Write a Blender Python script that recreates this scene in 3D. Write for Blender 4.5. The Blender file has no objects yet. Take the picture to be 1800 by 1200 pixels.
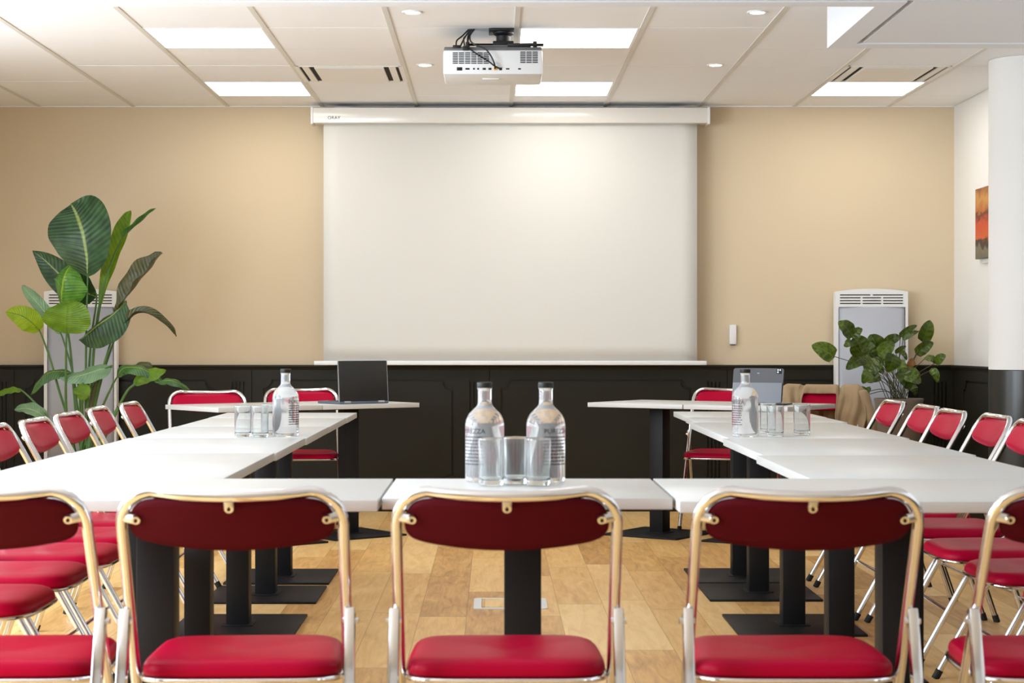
import bpy, bmesh, math, random
from mathutils import Vector, Matrix, noise
random.seed(7)
PI = math.pi
S = bpy.context.scene
C = S.collection
F = 3188.0; VX = 867.0; VY = 600.0; EYE = 1.08

def P(px, py, Y):
    return Vector(((px - VX) * Y / F, Y, EYE - (py - VY) * Y / F))

# ------------------------------------------------------------ materials
def srgb(r, g, b):
    f = lambda c: (c / 255 / 12.92) if c / 255 <= 0.04045 else ((c / 255 + 0.055) / 1.055) ** 2.4
    return (f(r), f(g), f(b), 1)

def mat(name, col, rough=0.5, metal=0.0, spec=0.5, noise_amt=0.0, nscale=20, bump=0.0, bscale=60, **kw):
    m = bpy.data.materials.new(name); m.use_nodes = True
    nt = m.node_tree; b = nt.nodes['Principled BSDF']
    b.inputs['Base Color'].default_value = col
    b.inputs['Roughness'].default_value = rough
    b.inputs['Metallic'].default_value = metal
    b.inputs['Specular IOR Level'].default_value = spec
    for k, v in kw.items():
        b.inputs[k.replace('_', ' ')].default_value = v
    tc = nt.nodes.new('ShaderNodeTexCoord')
    n = nt.nodes.new('ShaderNodeTexNoise'); n.inputs['Scale'].default_value = nscale
    n.inputs['Detail'].default_value = 4
    nt.links.new(tc.outputs['Object'], n.inputs['Vector'])
    if noise_amt > 0:
        mx = nt.nodes.new('ShaderNodeMix'); mx.data_type = 'RGBA'
        mx.inputs['A'].default_value = tuple(c * (1 - noise_amt) for c in col[:3]) + (1,)
        mx.inputs['B'].default_value = tuple(min(1, c * (1 + noise_amt)) for c in col[:3]) + (1,)
        nt.links.new(n.outputs['Fac'], mx.inputs['Factor'])
        nt.links.new(mx.outputs['Result'], b.inputs['Base Color'])
    if bump > 0:
        n2 = nt.nodes.new('ShaderNodeTexNoise'); n2.inputs['Scale'].default_value = bscale
        n2.inputs['Detail'].default_value = 3
        nt.links.new(tc.outputs['Object'], n2.inputs['Vector'])
        bp = nt.nodes.new('ShaderNodeBump'); bp.inputs['Strength'].default_value = bump
        bp.inputs['Distance'].default_value = 0.002
        nt.links.new(n2.outputs['Fac'], bp.inputs['Height'])
        nt.links.new(bp.outputs['Normal'], b.inputs['Normal'])
    return m

def emit(name, col, s):
    m = bpy.data.materials.new(name); m.use_nodes = True
    nt = m.node_tree; b = nt.nodes['Principled BSDF']
    b.inputs['Base Color'].default_value = (0.8, 0.8, 0.8, 1)
    b.inputs['Emission Color'].default_value = col
    b.inputs['Emission Strength'].default_value = s
    return m

M = {}
M['wall'] = mat('beige wall paint', srgb(216, 198, 168), 0.75, noise_amt=0.02, nscale=2, bump=0.05, bscale=300)
M['white_wall'] = mat('white wall paint', srgb(232, 231, 228), 0.7, noise_amt=0.015, nscale=3, bump=0.1, bscale=60)
M['column_dark'] = mat('dark gloss column paint', srgb(46, 46, 42), 0.3)
M['wains'] = mat('dark olive wainscot paint', srgb(35, 33, 24), 0.5, spec=0.25, noise_amt=0.03, nscale=5)
M['ceil'] = mat('white ceiling tile', srgb(246, 248, 251), 0.85, noise_amt=0.025, nscale=1.7, bump=0.15, bscale=250)
M['plaster'] = mat('white ceiling plaster', srgb(234, 237, 241), 0.8, noise_amt=0.01, nscale=2)
M['tbar'] = mat('ceiling grid bar', srgb(220, 218, 212), 0.6, noise_amt=0.03, nscale=8)
M['gap'] = mat('shadow gap', srgb(70, 66, 62), 0.9)
M['gapshade'] = mat('groove shade grey', srgb(120, 118, 116), 0.9)  # grey put into the colour as shade inside the soffit grooves
M['slot'] = mat('vent slot', srgb(40, 30, 20), 0.9)
M['ac'] = mat('vent cream plastic', srgb(238, 236, 230), 0.5)
M['screen'] = mat('projection screen vinyl', srgb(220, 219, 214), 0.9)
M['housing'] = mat('glossy white housing', srgb(232, 229, 222), 0.18, spec=0.6)
M['whiteplastic'] = mat('white plastic', srgb(236, 237, 238), 0.4)
M['greymesh'] = mat('heater grey panel', srgb(178, 182, 192), 0.45, noise_amt=0.03, nscale=400)
M['chrome'] = mat('chrome', (0.76, 0.77, 0.81, 1), 0.11, 1.0, noise_amt=0.01)
M['steel'] = mat('brushed steel', (0.72, 0.72, 0.73, 1), 0.28, 1.0)
M['rubber'] = mat('black rubber', srgb(18, 18, 18), 0.7)
M['vinyl'] = mat('wine red vinyl', srgb(172, 4, 48), 0.4, spec=0.16, noise_amt=0.04, nscale=6, bump=0.35, bscale=18, IOR=1.35)
M['vinylback'] = mat('dark wine shaded back vinyl', srgb(76, 0, 16), 0.7, spec=0.12, noise_amt=0.05, nscale=4, bump=0.2, bscale=120)  # dark red backing, deepened in colour because it stands against the light
M['top'] = mat('white laminate', srgb(206, 207, 206), 0.34, spec=0.5, noise_amt=0.01, nscale=3)
M['edge'] = mat('white edge band', srgb(228, 226, 226), 0.45)
M['blackmetal'] = mat('charcoal powder coat', srgb(29, 29, 31), 0.5, spec=0.2, noise_amt=0.08, nscale=60, bump=0.1, bscale=300)
M['blackplastic'] = mat('black plastic', srgb(16, 16, 17), 0.5)
M['laptop'] = mat('black laptop lid', srgb(30, 30, 30), 0.45)
M['silver'] = mat('silver trim', srgb(175, 178, 184), 0.35, 0.6)
M['keys'] = mat('grey keyboard deck', srgb(90, 98, 112), 0.45)
M['tabtop'] = mat('tablet case dark grey', srgb(94, 97, 103), 0.65)
M['tablow'] = mat('tablet case light grey', srgb(138, 144, 154), 0.65)
M['proj'] = mat('projector white plastic', srgb(228, 230, 232), 0.4)
M['projgrey'] = mat('projector grey cover', srgb(98, 98, 100), 0.5)
M['port'] = mat('port black', srgb(12, 12, 12), 0.6)
M['yellow'] = mat('yellow plug', srgb(226, 170, 30), 0.4)
M['pot'] = mat('grey taupe pot', srgb(150, 138, 130), 0.7, noise_amt=0.05, nscale=14)
M['soil'] = mat('potting soil', srgb(52, 38, 28), 0.95, noise_amt=0.4, nscale=60, bump=0.8, bscale=60)
M['coat'] = mat('beige coat cloth', srgb(164, 140, 108), 0.9, noise_amt=0.05, nscale=30, bump=0.4, bscale=200)
M['stem'] = mat('green stem', srgb(74, 110, 52), 0.5, noise_amt=0.2, nscale=10)
M['stem2'] = mat('pothos stem', srgb(84, 84, 50), 0.6, noise_amt=0.2, nscale=10)
M['ink'] = mat('dark printed ink', srgb(40, 44, 52), 0.5)
M['whiteink'] = mat('white printed ink', srgb(235, 238, 242), 0.5)
M['cork'] = mat('pale cork', srgb(214, 178, 132), 0.6)
M['panel_light'] = emit('light diffuser', (1.0, 0.965, 0.90, 1), 7.0)
M['spot_light'] = emit('downlight lens', (1.0, 0.93, 0.8, 1), 16.0)

def glass(name, col=(0.95, 0.98, 0.98, 1), rough=0.0, ior=1.45):
    m = bpy.data.materials.new(name); m.use_nodes = True
    b = m.node_tree.nodes['Principled BSDF']
    b.inputs['Base Color'].default_value = col
    b.inputs['Transmission Weight'].default_value = 1.0
    b.inputs['Roughness'].default_value = rough
    b.inputs['IOR'].default_value = ior
    return m
M['glass'] = glass('clear glass')
M['glass'].node_tree.nodes['Principled BSDF'].inputs['Transmission Weight'].default_value = .93
M['bottle'] = glass('misted bottle glass', (.97, .985, 1, 1), .06, 1.36)
M['bottle'].node_tree.nodes['Principled BSDF'].inputs['Transmission Weight'].default_value = .8
M['water'] = glass('water', (0.97, 0.99, 1, 1), 0, 1.33)

def leaf_mat(name, dark, light, rib, trans=0.3, rough=0.35, stripes=60, blotch=0):
    m = bpy.data.materials.new(name); m.use_nodes = True
    nt = m.node_tree; L = nt.links; b = nt.nodes['Principled BSDF']
    uv = nt.nodes.new('ShaderNodeUVMap'); sp = nt.nodes.new('ShaderNodeSeparateXYZ')
    L.new(uv.outputs['UV'], sp.inputs[0])
    # u along the midrib, v = 0 edge .. 0.5 rib .. 1 edge
    d = nt.nodes.new('ShaderNodeMath'); d.operation = 'SUBTRACT'; d.inputs[1].default_value = 0.5
    L.new(sp.outputs['Y'], d.inputs[0])
    a = nt.nodes.new('ShaderNodeMath'); a.operation = 'ABSOLUTE'; L.new(d.outputs[0], a.inputs[0])
    # vein stripes slanting towards the tip
    s1 = nt.nodes.new('ShaderNodeMath'); s1.operation = 'MULTIPLY_ADD'
    L.new(a.outputs[0], s1.inputs[0]); s1.inputs[1].default_value = -0.25; L.new(sp.outputs['X'], s1.inputs[2])
    s2 = nt.nodes.new('ShaderNodeMath'); s2.operation = 'MULTIPLY'; s2.inputs[1].default_value = stripes * 2
    L.new(s1.outputs[0], s2.inputs[0])
    s3 = nt.nodes.new('ShaderNodeMath'); s3.operation = 'SINE'; L.new(s2.outputs[0], s3.inputs[0])
    mr = nt.nodes.new('ShaderNodeMapRange'); mr.inputs['From Min'].default_value = -1
    L.new(s3.outputs[0], mr.inputs['Value'])
    nz = nt.nodes.new('ShaderNodeTexNoise'); nz.inputs['Scale'].default_value = 14 if blotch == 0 else 60
    tc = nt.nodes.new('ShaderNodeTexCoord'); L.new(tc.outputs['Object'], nz.inputs['Vector'])
    cr = nt.nodes.new('ShaderNodeMapRange'); cr.inputs['From Min'].default_value = 0.35; cr.inputs['From Max'].default_value = 0.65
    L.new(nz.outputs['Fac'], cr.inputs['Value'])
    f = nt.nodes.new('ShaderNodeMath'); f.operation = 'MULTIPLY_ADD'; L.new(mr.outputs['Result'], f.inputs[0])
    f.inputs[1].default_value = 0.3 if blotch == 0 else 0.1
    f2 = nt.nodes.new('ShaderNodeMath'); f2.operation = 'MULTIPLY'; f2.inputs[1].default_value = 0.6
    L.new(cr.outputs['Result'], f2.inputs[0]); L.new(f2.outputs[0], f.inputs[2])
    mx = nt.nodes.new('ShaderNodeMix'); mx.data_type = 'RGBA'
    mx.inputs['A'].default_value = dark; mx.inputs['B'].default_value = light
    L.new(f.outputs[0], mx.inputs['Factor'])
    rb = nt.nodes.new('ShaderNodeMapRange'); rb.inputs['From Min'].default_value = 0.012; rb.inputs['From Max'].default_value = 0.035
    rb.inputs['To Min'].default_value = 1; rb.inputs['To Max'].default_value = 0
    L.new(a.outputs[0], rb.inputs['Value'])
    mx2 = nt.nodes.new('ShaderNodeMix'); mx2.data_type = 'RGBA'
    L.new(rb.outputs['Result'], mx2.inputs['Factor']); L.new(mx.outputs['Result'], mx2.inputs['A'])
    mx2.inputs['B'].default_value = rib
    L.new(mx2.outputs['Result'], b.inputs['Base Color'])
    b.inputs['Roughness'].default_value = rough
    bp = nt.nodes.new('ShaderNodeBump'); bp.inputs['Strength'].default_value = 0.5; bp.inputs['Distance'].default_value = 0.003
    L.new(mr.outputs['Result'], bp.inputs['Height']); L.new(bp.outputs['Normal'], b.inputs['Normal'])
    tr = nt.nodes.new('ShaderNodeBsdfTranslucent'); L.new(mx2.outputs['Result'], tr.inputs['Color'])
    ms = nt.nodes.new('ShaderNodeMixShader'); ms.inputs[0].default_value = trans
    out = nt.nodes['Material Output']
    L.new(b.outputs[0], ms.inputs[1]); L.new(tr.outputs[0], ms.inputs[2]); L.new(ms.outputs[0], out.inputs['Surface'])
    return m
M['leafdark'] = leaf_mat('dark strelitzia leaf', srgb(34, 62, 34), srgb(66, 104, 62), srgb(150, 172, 96), 0.2)
M['leafmid'] = leaf_mat('mid strelitzia leaf', srgb(50, 88, 40), srgb(92, 136, 66), srgb(160, 185, 90), 0.3)
M['leafglossy'] = leaf_mat('glossy strelitzia leaf', srgb(64, 120, 36), srgb(116, 170, 66), srgb(160, 190, 60), 0.25, 0.18, 45)
M['leafbright'] = leaf_mat('bright strelitzia leaf', srgb(92, 132, 26), srgb(136, 176, 44), srgb(110, 150, 40), 0.45)
M['leafyellow'] = leaf_mat('young yellow green leaf', srgb(140, 178, 20), srgb(176, 204, 40), srgb(100, 140, 30), 0.5)
M['leafpale'] = leaf_mat('pale strelitzia leaf', srgb(108, 146, 108), srgb(150, 184, 140), srgb(176, 200, 150), 0.3)
M['leafolive'] = leaf_mat('olive dry leaf', srgb(66, 70, 40), srgb(96, 96, 56), srgb(120, 120, 70), 0.2)
M['pothos'] = leaf_mat('pothos leaf', srgb(46, 62, 16), srgb(92, 114, 32), srgb(96, 120, 44), 0.25, 0.35, 14)
M['pothosvar'] = leaf_mat('variegated pothos leaf', srgb(70, 98, 30), srgb(136, 158, 72), srgb(130, 150, 70), 0.3, 0.35, 14, 1)
M['pothosbrown'] = leaf_mat('withered pothos leaf', srgb(130, 84, 34), srgb(168, 112, 48), srgb(150, 110, 60), 0.3, 0.5, 14)

def floor_mat():
    m = bpy.data.materials.new('oak plank floor'); m.use_nodes = True
    nt = m.node_tree; L = nt.links; b = nt.nodes['Principled BSDF']
    N = nt.nodes.new
    def math_(op, a, bb=None, c=None):
        n = N('ShaderNodeMath'); n.operation = op
        for i, v in enumerate((a, bb, c)):
            if v is None: continue
            if isinstance(v, (int, float)): n.inputs[i].default_value = v
            else: L.new(v, n.inputs[i])
        return n.outputs[0]
    tc = N('ShaderNodeTexCoord'); sp = N('ShaderNodeSeparateXYZ'); L.new(tc.outputs['Object'], sp.inputs[0])
    W = 0.185; LN = 1.22
    xs = math_('DIVIDE', math_('ADD', sp.outputs['X'], 0.105), W)
    col = math_('FLOOR', xs); fx = math_('FRACT', xs)
    wn0 = N('ShaderNodeTexWhiteNoise'); wn0.noise_dimensions = '1D'; L.new(col, wn0.inputs['W'])
    ys = math_('ADD', math_('DIVIDE', sp.outputs['Y'], LN), wn0.outputs['Value'])
    row = math_('FLOOR', ys); fy = math_('FRACT', ys)
    cb = N('ShaderNodeCombineXYZ'); L.new(col, cb.inputs[0]); L.new(row, cb.inputs[1])
    wn = N('ShaderNodeTexWhiteNoise'); wn.noise_dimensions = '2D'; L.new(cb.outputs[0], wn.inputs['Vector'])
    # grain
    mp = N('ShaderNodeVectorMath'); mp.operation = 'MULTIPLY_ADD'
    L.new(tc.outputs['Object'], mp.inputs[0]); mp.inputs[1].default_value = (7, 1.1, 1)
    off = N('ShaderNodeVectorMath'); off.operation = 'SCALE'; L.new(wn.outputs['Color'], off.inputs[0]); off.inputs['Scale'].default_value = 40
    L.new(off.outputs[0], mp.inputs[2])
    g = N('ShaderNodeTexNoise'); g.inputs['Scale'].default_value = 3; g.inputs['Detail'].default_value = 6; g.inputs['Distortion'].default_value = 1.2
    L.new(mp.outputs[0], g.inputs['Vector'])
    mp2 = N('ShaderNodeVectorMath'); mp2.operation = 'MULTIPLY_ADD'; L.new(tc.outputs['Object'], mp2.inputs[0]); mp2.inputs[1].default_value = (60, 3, 1)
    L.new(off.outputs[0], mp2.inputs[2])
    g2 = N('ShaderNodeTexNoise'); g2.inputs['Scale'].default_value = 2; g2.inputs['Detail'].default_value = 5; L.new(mp2.outputs[0], g2.inputs['Vector'])
    t = math_('ADD', math_('MULTIPLY', wn.outputs['Value'], 0.5), math_('ADD', math_('MULTIPLY', math_('SUBTRACT', g.outputs['Fac'], 0.10), 0.68), math_('MULTIPLY', g2.outputs['Fac'], 0.25)))
    r = N('ShaderNodeValToRGB'); L.new(t, r.inputs[0])
    e = r.color_ramp.elements
    e[0].position = 0.25; e[0].color = srgb(184, 130, 70)
    e[1].position = 0.95; e[1].color = srgb(255, 217, 152)
    k = r.color_ramp.elements.new(0.6); k.color = srgb(234, 186, 114)
    # seams
    def edge(f, w):
        return math_('ADD', math_('LESS_THAN', f, w), math_('GREATER_THAN', f, 1 - w))
    sm = math_('MINIMUM', math_('ADD', edge(fx, 0.006), edge(fy, 0.0015)), 1.0)
    mx = N('ShaderNodeMix'); mx.data_type = 'RGBA'; L.new(math_('MULTIPLY', sm, 0.55), mx.inputs['Factor'])
    L.new(r.outputs[0], mx.inputs['A']); mx.inputs['B'].default_value = srgb(110, 74, 40)
    L.new(mx.outputs['Result'], b.inputs['Base Color'])
    b.inputs['Roughness'].default_value = 0.42
    bp = N('ShaderNodeBump'); bp.inputs['Strength'].default_value = 0.08; L.new(g2.outputs['Fac'], bp.inputs['Height'])
    L.new(bp.outputs['Normal'], b.inputs['Normal'])
    return m
M['floor'] = floor_mat()

def art_mat():
    m = bpy.data.materials.new('orange abstract painting'); m.use_nodes = True
    nt = m.node_tree; L = nt.links; b = nt.nodes['Principled BSDF']
    tc = nt.nodes.new('ShaderNodeTexCoord'); sp = nt.nodes.new('ShaderNodeSeparateXYZ'); L.new(tc.outputs['Generated'], sp.inputs[0])
    n = nt.nodes.new('ShaderNodeTexNoise'); n.inputs['Scale'].default_value = 3.5; n.inputs['Detail'].default_value = 6; n.inputs['Distortion'].default_value = 1.5
    L.new(tc.outputs['Generated'], n.inputs['Vector'])
    a = nt.nodes.new('ShaderNodeMath'); a.operation = 'MULTIPLY_ADD'; L.new(n.outputs['Fac'], a.inputs[0]); a.inputs[1].default_value = 0.35
    L.new(sp.outputs['Z'], a.inputs[2])
    a2 = nt.nodes.new('ShaderNodeMath'); a2.operation = 'SUBTRACT'; L.new(a.outputs[0], a2.inputs[0]); a2.inputs[1].default_value = 0.17
    r = nt.nodes.new('ShaderNodeValToRGB'); L.new(a2.outputs[0], r.inputs[0])
    els = [(0.0, (100, 96, 80)), (0.16, (120, 112, 92)), (0.2, (58, 40, 34)), (0.27, (60, 34, 28)), (0.3, (206, 92, 34)), (0.55, (196, 66, 30)), (0.62, (80, 40, 30)), (0.67, (176, 96, 40)), (0.85, (196, 140, 70)), (1.0, (140, 80, 44))]
    r.color_ramp.elements[0].position = 0; r.color_ramp.elements[0].color = srgb(*els[0][1])
    r.color_ramp.elements[1].position = 1; r.color_ramp.elements[1].color = srgb(*els[-1][1])
    for p, c in els[1:-1]:
        e = r.color_ramp.elements.new(p); e.color = srgb(*c)
    L.new(r.outputs[0], b.inputs['Base Color']); b.inputs['Roughness'].default_value = 0.5
    return m
M['art'] = art_mat()

# ------------------------------------------------------------ mesh helpers
class MB:
    def __init__(self): self.bm = bmesh.new(); self.uv = None
    def box(self, c, s, rot=None, bevel=0.0):
        r = bmesh.ops.create_cube(self.bm, size=1.0)
        mt = Matrix.Translation(Vector(c)) @ (rot.to_4x4() if rot else Matrix.Identity(4)) @ Matrix.Diagonal((s[0], s[1], s[2], 1))
        bmesh.ops.transform(self.bm, matrix=mt, verts=r['verts'])
        if bevel > 0:
            es = list({e for v in r['verts'] for e in v.link_edges})
            bmesh.ops.bevel(self.bm, geom=es, offset=bevel, segments=2, affect='EDGES', profile=0.5)
        return self
    def bounds(self, a, b, bevel=0.0):
        return self.box([(a[i] + b[i]) / 2 for i in range(3)], [abs(b[i] - a[i]) for i in range(3)], None, bevel)
    def tube(self, pts, r, seg=10, closed=False, caps=True, flat=None):
        pts = [Vector(p) for p in pts]; n = len(pts)
        rr = r if isinstance(r, (list, tuple)) else [r] * n
        T = []
        for i in range(n):
            a = pts[(i - 1) % n] if (closed or i > 0) else pts[0]
            b = pts[(i + 1) % n] if (closed or i < n - 1) else pts[-1]
            T.append((b - a).normalized())
        up = Vector((0, 0, 1)) if abs(T[0].z) < 0.9 else Vector((1, 0, 0))
        if flat is not None: up = Vector(flat)
        nrm = (up - T[0] * up.dot(T[0])).normalized()
        rings = []
        fw = 1.0
        for i in range(n):
            nrm = (nrm - T[i] * nrm.dot(T[i])).normalized()
            bn = T[i].cross(nrm)
            ring = []
            for k in range(seg):
                a = 2 * PI * k / seg
                rx = rr[i] if not isinstance(rr[i], tuple) else rr[i][0]
                ry = rr[i] if not isinstance(rr[i], tuple) else rr[i][1]
                ring.append(self.bm.verts.new(pts[i] + nrm * math.cos(a) * rx + bn * math.sin(a) * ry))
            rings.append(ring)
        m = n if closed else n - 1
        for i in range(m):
            A = rings[i]; B = rings[(i + 1) % n]
            for k in range(seg):
                self.bm.faces.new((A[k], A[(k + 1) % seg], B[(k + 1) % seg], B[k]))
        if caps and not closed:
            self.bm.faces.new(list(reversed(rings[0]))); self.bm.faces.new(rings[-1])
        return self
    def lathe(self, prof, seg=32, center=(0, 0, 0), close=False):
        rings = []; cx, cy, cz = center
        for r, z in prof:
            if r < 1e-6: rings.append([self.bm.verts.new((cx, cy, cz + z))])
            else: rings.append([self.bm.verts.new((cx + r * math.cos(2 * PI * k / seg), cy + r * math.sin(2 * PI * k / seg), cz + z)) for k in range(seg)])
        idx = list(range(len(rings) - 1)) + ([-1] if close else [])
        for i in idx:
            A = rings[i]; B = rings[i + 1] if i >= 0 else rings[0]
            if len(A) == 1 and len(B) == 1: continue
            for k in range(seg):
                k2 = (k + 1) % seg
                if len(A) == 1: self.bm.faces.new((A[0], B[k2], B[k]))
                elif len(B) == 1: self.bm.faces.new((A[k], A[k2], B[0]))
                else: self.bm.faces.new((A[k], A[k2], B[k2], B[k]))
        return self
    def grid(self, fn, nu, nv, uv=False):
        vs = [[self.bm.verts.new(fn(i / nu, j / nv)) for j in range(nv + 1)] for i in range(nu + 1)]
        if uv and self.uv is None: self.uv = self.bm.loops.layers.uv.new('UVMap')
        for i in range(nu):
            for j in range(nv):
                f = self.bm.faces.new((vs[i][j], vs[i + 1][j], vs[i + 1][j + 1], vs[i][j + 1]))
                if uv:
                    cs = ((i, j), (i + 1, j), (i + 1, j + 1), (i, j + 1))
                    for l, (a, b) in zip(f.loops, cs): l[self.uv].uv = (a / nu, b / nv)
        return self
    def build(self, name, m, parent=None, smooth=True, angle=40, recalc=True, thick=0):
        if recalc: bmesh.ops.recalc_face_normals(self.bm, faces=self.bm.faces)
        me = bpy.data.meshes.new(name); self.bm.to_mesh(me); self.bm.free()
        me.materials.append(M[m] if isinstance(m, str) else m)
        if smooth:
            for p in me.polygons: p.use_smooth = True
            try: me.set_sharp_from_angle(angle=math.radians(angle))
            except Exception: pass
        o = bpy.data.objects.new(name, me); C.objects.link(o)
        if parent: o.parent = parent
        if thick:
            md = o.modifiers.new('thick', 'SOLIDIFY'); md.thickness = thick; md.offset = 0
        return o

def tag(o, label, cat, group=None):
    o['label'] = label; o['category'] = cat
    if group: o['group'] = group
    return o
def thing(name, label, cat, loc=(0, 0, 0), rz=0, group=None):
    o = bpy.data.objects.new(name, None); C.objects.link(o)
    o.empty_display_size = 0.05
    o.location = loc; o.rotation_euler = (0, 0, rz)
    return tag(o, label, cat, group)
def struct(o): o['kind'] = 'structure'; return o
def copy_tree(o, parent=None):
    c = o.copy(); C.objects.link(c)
    if parent: c.parent = parent
    for ch in list(o.children): copy_tree(ch, c)
    return c

def catmull(pts, n):
    pts = [Vector(p) for p in pts]
    if len(pts) == 2: return [pts[0].lerp(pts[1], i / n) for i in range(n + 1)]
    ext = [pts[0] * 2 - pts[1]] + pts + [pts[-1] * 2 - pts[-2]]
    out = []; m = len(pts) - 1
    for i in range(n + 1):
        u = i / n * m; k = min(int(u), m - 1); t = u - k
        p0, p1, p2, p3 = ext[k:k + 4]
        out.append(0.5 * ((2 * p1) + (p2 - p0) * t + (2 * p0 - 5 * p1 + 4 * p2 - p3) * t * t + (3 * p1 - p0 - 3 * p2 + p3) * t ** 3))
    return out

def curve_mesh(splines, extrude):
    """filled 2D outlines (with holes) extruded; returns a mesh in the XY plane"""
    cu = bpy.data.curves.new('tmp', 'CURVE'); cu.dimensions = '2D'; cu.fill_mode = 'BOTH'; cu.extrude = extrude
    for s in splines:
        sp = cu.splines.new('POLY'); sp.points.add(len(s) - 1); sp.use_cyclic_u = True
        for p, q in zip(sp.points, s): p.co = (q[0], q[1], 0, 1)
    o = bpy.data.objects.new('tmp', cu); C.objects.link(o)
    dg = bpy.context.evaluated_depsgraph_get(); dg.update()
    me = bpy.data.meshes.new_from_object(o.evaluated_get(dg))
    bpy.data.objects.remove(o); bpy.data.curves.remove(cu)
    return me
def text_mesh(txt, size, extrude=0.0002, align='LEFT'):
    cu = bpy.data.curves.new('tmp', 'FONT'); cu.body = txt; cu.size = size; cu.extrude = extrude; cu.align_x = align
    cu.resolution_u = 3
    o = bpy.data.objects.new('tmp', cu); C.objects.link(o)
    dg = bpy.context.evaluated_depsgraph_get(); dg.update()
    me = bpy.data.meshes.new_from_object(o.evaluated_get(dg))
    bpy.data.objects.remove(o); bpy.data.curves.remove(cu)
    return me
def add_mesh(mb, me, mt):
    n0 = len(mb.bm.verts); mb.bm.from_mesh(me); mb.bm.verts.ensure_lookup_table()
    for v in mb.bm.verts[n0:]:
        v.co = mt(v.co) if callable(mt) else mt @ v.co
    bpy.data.meshes.remove(me)

# ------------------------------------------------------------ the room
XL, XR, YB, YF, H = -3.45, 2.935, 11.55, -2.6, 2.576
ZD = 0.931
struct(MB().bounds((XL - .1, YF - .1, -0.1), (XR + .1, YB + .1, 0)).build('floor', 'floor', smooth=False))
struct(MB().bounds((XL - .1, YB, 0), (XR + .1, YB + 0.12, H + .12)).build('wall_back', 'wall', smooth=False))
struct(MB().bounds((XR, YF, 0), (XR + 0.12, YB, H + .12)).build('wall_right', 'white_wall', smooth=False))
struct(MB().bounds((XL, YF - 0.12, 0), (XR, YF, H + .12)).build('wall_front', 'white_wall', smooth=False))
# left wall with four tall window openings (out of frame)
wl = MB()
WIN = [(1.2, 3.4), (4.0, 6.2), (7.3, 8.7)]  # the farthest, smaller opening is added to light the tile ceiling
WZ0, WZ1 = 0.75, 2.35
wl.bounds((XL - .12, YF, 0), (XL, YB, WZ0)); wl.bounds((XL - .12, YF, WZ1), (XL, YB, H + .12))
ys = [YF] + [v for w in WIN for v in w] + [YB]
for i in range(0, len(ys), 2): wl.bounds((XL - .12, ys[i], WZ0), (XL, ys[i + 1], WZ1))
struct(wl.build('wall_left', 'white_wall', smooth=False))
for i, (a, b) in enumerate(WIN):
    w = MB()
    for y in (a, (a + b) / 2, b): w.bounds((XL - .08, y - .03, WZ0), (XL - .03, y + .03, WZ1))
    for z in (WZ0, WZ1): w.bounds((XL - .08, a, z - .03), (XL - .03, b, z + .03))
    struct(w.build('window_%d' % (i + 1), 'whiteplastic', smooth=False))

# ceiling: lay-in tiles between long grid bars, plaster band and dropped soffit nearer the camera
GX = [0.112 + 0.6 * k for k in range(-8, 6)]
GY = [6.85 + 0.6 * k for k in range(0, 9)]
YS = 7.10
LIGHTS = [(-1.688, 8.65), (-1.688, 10.45), (0.112, 8.65), (0.112, 10.45), (1.912, 10.45)]
ACS = [(-1.088, 9.85), (1.912, 9.85)]
def has(lst, x, y): return any(abs(a - x) < .05 and abs(b - y) < .05 for a, b in lst)
ce = MB()
for x in GX[:-1]:
    for y in GY:
        if has(LIGHTS, x, y) or has(ACS, x, y): continue
        y0 = max(y, YS); y1 = min(y + 0.6, YB); x0 = max(x, XL); x1 = min(x + .6, XR)
        if x1 - x0 < .05 or y1 - y0 < .02: continue
        dz = random.uniform(0, 0.0016)
        ce.bounds((x0 + .006, y0 + .0016, H + dz), (x1 - .006, y1 - .0016, H + .02))
struct(ce.build('ceiling', 'ceil', smooth=False))
struct(MB().bounds((XL - .1, YF - .1, H + .022), (XR + .1, YB + .1, H + .10)).build('trim_1', 'gap', smooth=False))
tb = MB()
for x in GX:
    if XL < x < XR: tb.bounds((x - .012, YS, H - .0035), (x + .012, YB, H + .018))
struct(tb.build('trim_2', 'tbar', smooth=False))
# wall angle along the back wall ceiling
struct(MB().bounds((XL, YB - .02, H - .004), (XR, YB, H + .02)).build('trim_3', 'ceil', smooth=False))
# dropped plaster soffit: a band across the room nearer the camera and a wing along the right side
SZ = EYE + 1.31; SX = 1.493; Y2 = 8.11
so = MB()
so.bounds((XL, 7.005, SZ), (SX, YS, H + .02)); so.bounds((XL, YF, SZ + .002), (XR, 6.985, H + .02))
so.bounds((SX, 7.005, SZ), (1.60, Y2, H + .02)); so.bounds((1.60, 7.99, SZ), (XR, Y2, H + .02))
so.bounds((1.628, 7.005, SZ + .004), (XR, 7.98, H + .02))
struct(so.build('trim_4', 'plaster', smooth=False))
so = MB()
so.bounds((1.598, 7.006, SZ + .03), (1.63, 7.988, H + .01)); so.bounds((1.63, 7.978, SZ + .012), (XR, 7.992, H + .01))
so.bounds((XL, 6.983, SZ + .02), (XR, 7.007, H + .01))
struct(so.build('trim_5', 'gapshade', smooth=False))

# round column
def column():
    cx, cy, r = 2.85, 9.66, 0.205
    o = MB().lathe([(r, 0), (r, ZD - .003), (0, ZD - .003)], 48, (cx, cy, 0)).build('trim_6', 'column_dark')
    struct(o)
    o = MB().lathe([(r, ZD), (r, H)], 48, (cx, cy, 0)).build('trim_7', 'white_wall'); struct(o)
column()

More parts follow.
